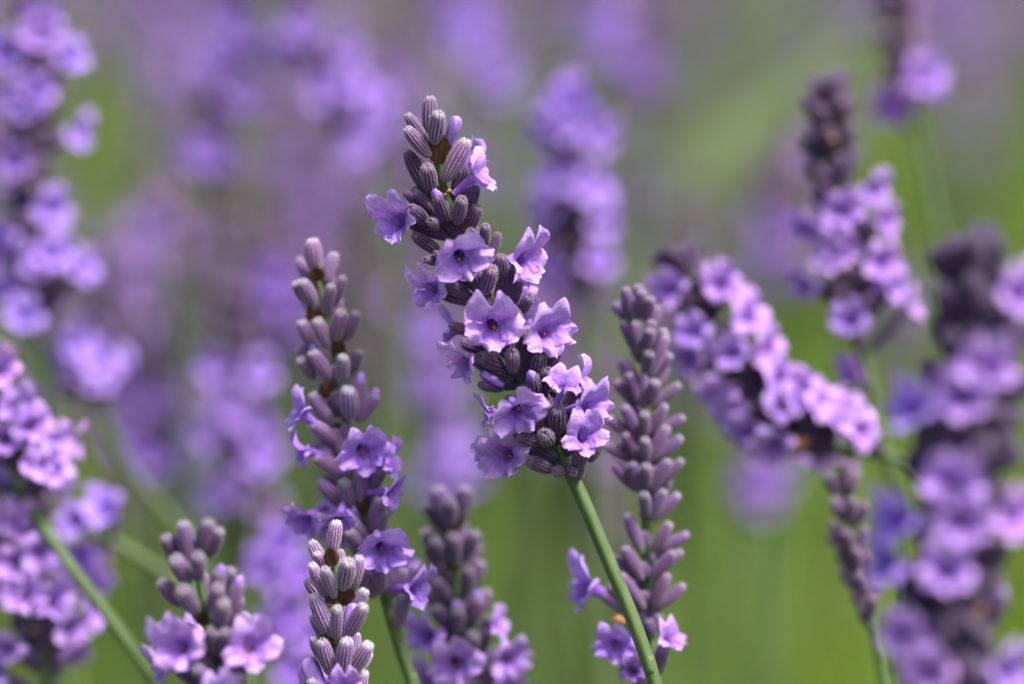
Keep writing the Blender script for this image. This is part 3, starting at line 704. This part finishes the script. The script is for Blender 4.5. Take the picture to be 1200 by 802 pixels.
spike('blurred full violet spike with a withered brown flower in the lower left corner', .497,
  [(8, 590), (22, 640), (34, 690), (46, 740), (56, 800)], [(64, 860), (72, 950)],
  flowers=fl([(26, 616, BR), (12, 612), (20, 660, BR), (30, 700, BR), (79, 735, BR), (60, 705), (98, 722), (11, 757), (0, 790), (45, 650), (8, 690)], R=.0085, s=1.0),
  withered=[(57, 672, 1.2), (40, 742, .8)], tint=(0.56, 0.46, 0.64), seed=17, n=8, hi=True, backfl=3)
# behind
spike('upright blurred violet spike directly behind the leaning spike, banded with dark buds', .590,
  [(664, 92), (664, 140), (668, 200), (672, 260), (676, 320), (682, 375)], [(690, 450), (700, 600), (705, 830)],
  flowers=fl([(664, 118), (655, 135), (678, 130), (664, 150, BR), (700, 162), (640, 156), (684, 150), (660, 205), (686, 212), (692, 228), (645, 215), (702, 262), (640, 245), (700, 310), (650, 320)], R=.008, s=1.0),
  withered=[(656, 288, .9)], tint=(0.51, 0.41, 0.61), seed=18, n=8, hi=False, backfl=3)
spike('very blurred violet spike pointing up at the top left, dark at its lower end', .680,
  [(286, -60), (276, 0), (266, 70), (258, 140), (248, 222)], [(244, 330), (240, 500), (238, 830)],
  flowers=fl([(255, 62, BR), (246, 78), (284, 70), (272, 112), (290, 120), (252, 178, BR), (262, 190), (240, 185), (310, 55), (258, 20), (280, 40)], R=.009, s=1.05), tint=(0.46, 0.37, 0.56), seed=19, n=7, hi=False, backfl=2)
spike('very blurred violet spike leaning right at the top, with round bright flowers', .660,
  [(340, -50), (356, 10), (380, 80), (408, 140), (438, 196)], [(455, 260), (470, 400), (480, 830)],
  flowers=fl([(360, 38, BR), (352, 30), (386, 110, BR), (376, 104), (430, 168, BR), (420, 176), (438, 152), (330, 62), (436, 120), (400, 60), (410, 100)], R=.0095, s=1.05), tint=(0.48, 0.38, 0.58), seed=20, n=7, hi=False, backfl=2)
spike('blurred purple spike with a pale grey tip standing behind the half-open spike', .615,
  [(278, 340), (280, 400), (280, 460), (282, 530), (286, 610)], [(292, 700), (298, 850)],
  flowers=fl([(265, 472, BR), (275, 482, BR), (310, 525, BR), (303, 540), (266, 570, BR), (256, 582), (255, 436), (302, 440), (300, 498), (312, 600), (248, 510)], R=.009, s=1.0), tint=(0.63, 0.53, 0.74), seed=21, n=8, hi=False, backfl=2)
spike('blurred dim purple spike just left of the pale-tipped spike', .72,
  [(196, 380), (200, 440), (206, 500), (214, 570)], [(220, 640), (228, 850)],
  flowers=fl([(205, 470), (195, 540), (222, 520), (180, 545), (225, 585)], R=.01, s=1.0, c=(.8, .72, .9)), tint=(0.49, 0.40, 0.59), seed=22, n=7, hi=False, backfl=2)
spike('hazy violet spike seen through the gap between half-open and leaning spikes', .72,
  [(500, 340), (505, 390), (512, 450), (522, 510), (528, 575)], [(532, 650), (540, 850)],
  flowers=fl([(505, 385), (500, 455, BR), (515, 448, BR), (500, 465), (540, 525), (525, 520), (505, 560, BR), (515, 572), (545, 560), (498, 395)], R=.0105, s=1.1), tint=(0.49, 0.41, 0.59), seed=23, n=7, hi=False, backfl=2)
spike('small hazy mauve spike below the arching spike over green grass', .760,
  [(905, 500), (900, 540), (896, 580), (894, 620)], [(893, 680), (892, 850)],
  flowers=fl([(880, 560), (912, 560), (895, 590), (905, 530)], R=.009, c=(.95, .8, .9)), tint=(.95, .75, .95), seed=24, n=7, hi=False, backfl=2)
spike('hazy pale violet spike at the top edge above the leaning spike', .800,
  [(520, -80), (536, -10), (552, 40), (572, 90), (590, 130)], [(602, 200), (612, 400), (618, 830)],
  flowers=fl([(535, 12), (528, 30), (565, 66), (580, 80), (592, 104), (545, 50), (560, 20)], R=.012, s=1.15), tint=(.9, .75, .95), seed=25, n=7, hi=False, backfl=2)
spike('hazy violet spike at the top edge behind the dark-banded spike', .86,
  [(690, -60), (698, 0), (706, 40), (716, 90)], [(722, 180), (728, 400), (730, 830)],
  flowers=fl([(694, 40), (708, 52), (700, 20), (720, 10), (715, 60)], R=.012, s=1.15), tint=(.9, .75, .95), seed=26, n=7, hi=False, backfl=2)
spike('hazy spent mauve spike, upper right of the dark-banded spike', .90,
  [(742, -20), (750, 30), (758, 80), (768, 140)], [(775, 220), (784, 450), (790, 830)],
  flowers=fl([(752, 70), (765, 95), (745, 100)], R=.012, s=1.0, c=(.95, .85, .95)), tint=(1.05, .9, 1.05), seed=27, n=6, hi=False, backfl=1)
spike('hazy bud spike with a pale greyish head over the green patch at left', .66,
  [(186, 225), (192, 255), (198, 290)], [(204, 340), (216, 480), (224, 830)], flowers=fl([(186, 262, {'c': (1.05, 1.05, 1.05)})], R=.008, s=.8), tint=(1.3, 1.25, 1.3), withered=[(212, 262, .8)], seed=28, n=6, hi=False, backfl=0)
spike('hazy violet spike peeping out behind the tip of the half-open spike', .74,
  [(318, 280), (326, 330), (334, 380), (342, 430)], [(348, 500), (356, 830)], flowers=fl([(325, 320), (332, 345), (310, 340), (340, 380)], R=.01, c=(.85, .75, .95)), tint=(.8, .65, .85), seed=29, n=7, hi=False, backfl=1)

for lab, z_, axs, stm, fls, tn, sd in (
  ('hazy mauve bud spike drooping between the two bright round-flowered spikes', .84, [(318, 110), (332, 160), (345, 220), (352, 270)], [(358, 340), (366, 830)], [(335, 190), (350, 240)], (1.0, .85, 1.05), 51),
  ('hazy grey-mauve spike with spent buds behind the tip of the leaning spike', .92, [(440, 40), (448, 100), (456, 160), (462, 220)], [(468, 320), (476, 830)], [(450, 90)], (1.1, 1.0, 1.1), 52),
  ('dim dark spike between tall left spike and pale greyish bud head', .80, [(112, 290), (120, 330), (128, 370), (134, 410)], [(140, 480), (150, 830)], [], (.45, .36, .42), 53),  # buds tinted darker than on the other hazy spikes
  ('dim purple spike rising behind the small nodding head', .70, [(150, 400), (158, 450), (164, 500), (168, 560)], [(172, 640), (178, 830)], [(160, 470), (150, 520), (172, 545)], (.6, .48, .62), 54),
  ('blurred violet spike crowded behind the crisp bud spike and two-flowered spike', .57, [(322, 600), (330, 650), (338, 700), (346, 760), (352, 820)], [(356, 880), (360, 950)], [(330, 640), (312, 665), (352, 680), (335, 720), (312, 745), (362, 745), (345, 790)], (.6, .48, .62), 55),
  ('hazy mauve spike standing between arching spike tip and upright dark-budded spike', .82, [(892, 190), (896, 240), (900, 300), (904, 350)], [(908, 430), (912, 830)], [(890, 250), (905, 285), (895, 320)], (1.0, .8, 1.0), 56),
  ('hazy grey spent spike above the closed-bud spike', .88, [(822, 215), (826, 260), (830, 310)], [(834, 400), (840, 830)], [], (1.0, .85, 1.0), 57)):
    spike(lab, z_, axs, stm, flowers=fl([(a, b, {'c': (.9, .8, .95)}) for a, b in fls], R=.010), tint=tn, seed=sd, n=8, hi=False, backfl=1)

# broad pale leaf arching behind the upright spike
def broad_leaf():
    zc = 1.05
    pts = [P(q[0], q[1], zc) for q in ((742, 470), (772, 320), (830, 200), (905, 135), (985, 70), (1040, 10))]
    b = Vector((pts[0].x - .02, pts[0].y, 0)); path = catmull([b, b.lerp(pts[0], .55)] + pts, 8)
    root = thing('grass_leaf', 'broad pale green leaf arching up to the right, blurred between the two banded spikes', 'leaf', b)
    V = []
    for i, p in enumerate(path):
        t = i/(len(path) - 1); W = .0075*min(1, .3 + t*2.2)*(1 - max(0, t - .6)**2*5.5)
        d = (path[min(i + 1, len(path) - 1)] - path[max(i - 1, 0)]).normalized(); sd = d.cross(FWD).normalized(); n_ = sd.cross(d)
        for q in (-1, -.5, 0, .5, 1): V.append(p - b + sd*(W*q) + n_*(.25*W*abs(q)))
    o = bpy.data.objects.new('blade', mk_mesh('blade', V, grid_faces(5, len(path)), [M_PALE])); COL.objects.link(o); o.parent = root
M_PALE = make_simple('pale_leaf', (.12, .19, .065), (.17, .235, .095), 60, .6, .35, use_oc=False, stretch=(1, 1, .2))
broad_leaf()

# ------------------------------------------------------------------ farther stalks: a head and a stem each
def head_mesh(seed, bloom=.42):
    r = random.Random(seed); V, F, A, MI = [], [], [], []
    L = r.uniform(.045, .065); sp = .0065
    lo = []
    def push(me, M, mi):
        o = len(V)
        for vv in me.vertices: V.append(tuple(M @ vv.co))
        A.extend([.5]*len(me.vertices))
        for p in me.polygons: F.append(tuple(i + o for i in p.vertices)); MI.append(mi)
    for k in range(int(L/sp)):
        z = -k*sp
        for q in range(6):
            a = q*math.pi/3 + k*.5 + r.uniform(-.2, .2); rd = Vector((math.cos(a), math.sin(a), 0)); t = R(r.uniform(25, 45))
            d = rd*math.sin(t) + Vector((0, 0, math.cos(t)))
            push(TINYCAL, frame(Vector((0, 0, z)) + rd*.001, d, Vector((.3, .2, .5)), (.0058,)*3), 0)
            if k > 1 and r.random() < bloom:
                push(TINYCOR, frame(Vector((0, 0, z)) + rd*.0065 + Vector((0, 0, .004)), rd + Vector((0, 0, .3)), Vector((0, 0, 1)), (1, 1, 1)), 1)
    return mk_mesh('flower_head', V, F, [M_CAL, M_PET], {'along': A, 'rib': A, 'edge': [0]*len(V)}, MI), L
def tiny_cal():
    v, f = [], []
    for z, rad in ((0, .05), (.3, .18), (.75, .19), (1.0, .06)):
        for i in range(6): v.append((rad*math.cos(i*math.pi/3), rad*math.sin(i*math.pi/3), z))
    return mk_mesh('tiny', v, grid_faces(6, 4, True), [])
def tiny_cor():
    v = [(0, 0, -.001)]; f = []
    rad = [.0055, .0035, .005, .0032, .0042, .003, .0042, .003, .0042, .0032]
    for i, q in enumerate(rad):
        a = math.pi/2 + i*2*math.pi/10; v.append((q*math.cos(a), q*math.sin(a), .0012))
    for i in range(10): f.append((0, 1 + i, 1 + (i + 1) % 10))
    return mk_mesh('tiny', v, f, [])
TINYCAL = tiny_cal(); TINYCOR = tiny_cor()
HEADS = [head_mesh(s + 40) for s in range(7)]; SPENT = [head_mesh(s + 80, .07) for s in range(4)]
r = random.Random(99)
STEMS = []
for k in range(6):
    bx, by = r.uniform(-.05, .05), r.uniform(-.05, .05)
    path = [Vector((bx*(1 - t)**2, by*(1 - t)**2, t)) for t in np.linspace(0, 1, 9)]
    v, f = sweep('stem', [Vector((p.x, p.y, p.z)) for p in path], [.0019]*9, M_STEM, 5, 0)
    # unit tall; radius is corrected by the object's x,y scale staying 1
    v = [Vector((a.x - p.x*.0, a.y, p.z)) for a, p in zip(v, [path[i//5] for i in range(45)])]
    STEMS.append((mk_mesh('stem', v, f, [M_STEM]), (bx, by)))
def far_stalk(x, y, top, k, spent=False):
    h, L = (SPENT if spent else HEADS)[k % (4 if spent else 7)]; st, b = STEMS[r.randrange(len(STEMS))]
    root = thing('lavender_stalk', 'far hazy lavender stalk dissolved to a violet blur behind the flowering spikes', 'lavender', Vector((x, y, 0)), 'far lavender stalks in the hazy background')
    if spent:
        root['label'] = 'faded grey-mauve stalk past flowering, an indistinct soft smudge among the farther stems'; root['group'] = 'faded stalks among the farther stems'
    root.rotation_euler = (r.uniform(-.14, .14), r.uniform(-.14, .14), r.uniform(0, 6.28))
    o = bpy.data.objects.new('stem', st); COL.objects.link(o); o.parent = root; o.scale = (1, 1, top - .045)
    q = bpy.data.objects.new('flower_head', h); COL.objects.link(q); q.parent = root; q.location = (0, 0, top)
    c = r.uniform(.75, 1.15); q.color = (c, c*.92, c, 1) if not spent else (c*1.15, c*1.05, c*1.1, 1); o.color = (1.1, 1.05, 1.1, 1)
GAPS = [(70, 190, .25), (820, 960, .3), (1090, 1200, .15), (600, 800, .9)]
cnt = 0; tries = 0
while cnt < 205 and tries < 6000:
    tries += 1
    z = r.uniform(.85, 3.4)**1.0; u = r.uniform(-150, 1350)
    keep = 1
    for a, b, k in GAPS:
        if a < u < b: keep = k
    if r.random() > keep: continue
    x = (u - 600)*PXK*z; y = z*math.cos(PITCH) + .02
    top = r.uniform(.40, .56) + .05*min(1, (z - .85))
    vv = proj(Vector((x, y, top)))[1]
    if vv > 330 or vv < -170: continue
    far_stalk(x, y, top, cnt); cnt += 1

r = random.Random(123)
for k in range(64):
    z = r.uniform(.78, 1.35); u = r.choice((r.gauss(330, 110), r.gauss(420, 60), r.gauss(650, 80), r.gauss(190, 40), r.gauss(850, 60))); v_ = r.uniform(130, 430)
    p = P(u, v_, z); far_stalk(p.x, p.y, max(.2, p.z), k, True)
# ------------------------------------------------------------------ stuff: green blades and the far field
def blades(name, label, n, area, hfun, wid, seed, tonemix):
    g = np.random.default_rng(seed)
    x, y = area(g, n); h = hfun(g, x, y)
    a = g.uniform(0, 2*math.pi, n); lean = g.uniform(.05, .42, n)*h; az = g.uniform(0, 2*math.pi, n)
    W = wid*g.uniform(.6, 1.4, n)
    ts = np.array([0, .35, .7, 1.0]); wf = np.array([.8, 1, .75, .05])
    V = np.zeros((n, 8, 3), np.float32)
    for k in range(4):
        cx = x + np.cos(az)*lean*ts[k]**2; cy_ = y + np.sin(az)*lean*ts[k]**2; cz = h*ts[k]*(1 - .12*ts[k]) - .01
        for s in (0, 1):
            sg = (s*2 - 1)*.5*W*wf[k]
            V[:, k*2 + s, 0] = cx + np.cos(a)*sg; V[:, k*2 + s, 1] = cy_ + np.sin(a)*sg; V[:, k*2 + s, 2] = cz
    base = (np.arange(n)*8)[:, None, None]
    t = np.array([[0, 1, 3], [0, 3, 2], [2, 3, 5], [2, 5, 4], [4, 5, 7], [4, 7, 6]])[None]
    tone = np.repeat(g.uniform(0, 1, n)*tonemix, 8)
    me = big_mesh(name, V.reshape(-1, 3), (base + t).reshape(-1, 3), [M_LEAF], {'tone': tone})
    o = bpy.data.objects.new(name, me); COL.objects.link(o)
    o['kind'] = 'stuff'; o['label'] = label; o['category'] = 'foliage'; return o
def area_bush(g, n):
    y = g.uniform(.15, 3.2, n); x = g.uniform(-1, 1, n)*(.25 + .30*y); return x, y
def h_bush(g, x, y):
    base = .20 + .12*np.clip((y - .6)/.6, 0, 1)
    cl = np.array([noise.noise(Vector((a*3.2, b*3.2, 4.0))) for a, b in zip(x, y)])
    return (base + .10*cl)*g.uniform(.55, 1.25, len(x))
blades('leaf_blades', 'dense narrow green leaves and shoots under the lavender stalks', 42000, area_bush, h_bush, .0042, 11, .74)
def area_mid(g, n):
    zz = g.uniform(.57, .85, n); pick = g.integers(0, 5, n)
    c = np.array([880., 1000., 130., 620., 960.])[pick]; sd = np.array([70., 60., 50., 50., 90.])[pick]
    u = g.normal(c, sd); return (u - 600)*PXK*zz, zz*math.cos(PITCH)
blades('tall_grass', 'tall thin green grass blades between the stalks', 700, area_mid, lambda g, x, y: (.665 - y*np.tan(R(11) + g.uniform(-.02, .10, len(x))))*g.uniform(.85, 1.0, len(x)), .0032, 21, .8)
def area_far(g, n):
    y = 3.0 + 14*g.uniform(0, 1, n)**1.5; x = g.uniform(-1, 1, n)*(.4 + .3*y); return x, y
blades('far_leaf_blades', 'far green foliage of the lavender field', 16000, area_far, lambda g, x, y: g.uniform(.2, .45, len(x)), .012, 12, 1.0)

def far_field():
    g = np.random.default_rng(5); n = 2600
    y = 3.4 + 14*g.uniform(0, 1, n)**1.4; x = g.uniform(-1, 1, n)*(.4 + .28*y); h = g.uniform(.36, .58, n)
    prof = [(0, .002), (-.012, .007), (-.035, .009), (-.055, .006), (-.062, .001)]
    ns = 5
    V = np.zeros((n, len(prof)*ns, 3), np.float32)
    for k, (dz, rad) in enumerate(prof):
        for i in range(ns):
            a = 2*math.pi*i/ns + k*.6; q = g.uniform(.6, 1.3, n)
            V[:, k*ns + i, 0] = x + rad*q*math.cos(a); V[:, k*ns + i, 1] = y + rad*q*math.sin(a); V[:, k*ns + i, 2] = h + dz
    t = []
    for j in range(len(prof) - 1):
        for i in range(ns):
            a, b = j*ns + i, j*ns + (i + 1) % ns; t += [[a, b, b + ns], [a, b + ns, a + ns]]
    T = (np.arange(n)*V.shape[1])[:, None, None] + np.array(t)[None]
    me = big_mesh('far_lavender', V.reshape(-1, 3), T.reshape(-1, 3), [M_PET], {'along': np.repeat(g.uniform(.1, .6, n), V.shape[1]), 'edge': np.zeros(n*V.shape[1])})
    o = bpy.data.objects.new('far_lavender', me); COL.objects.link(o); o['kind'] = 'stuff'
    o['label'] = 'distant mass of lavender heads across the field'; o['category'] = 'lavender'; o.color = (.62, .85, .5, 1)
far_field()
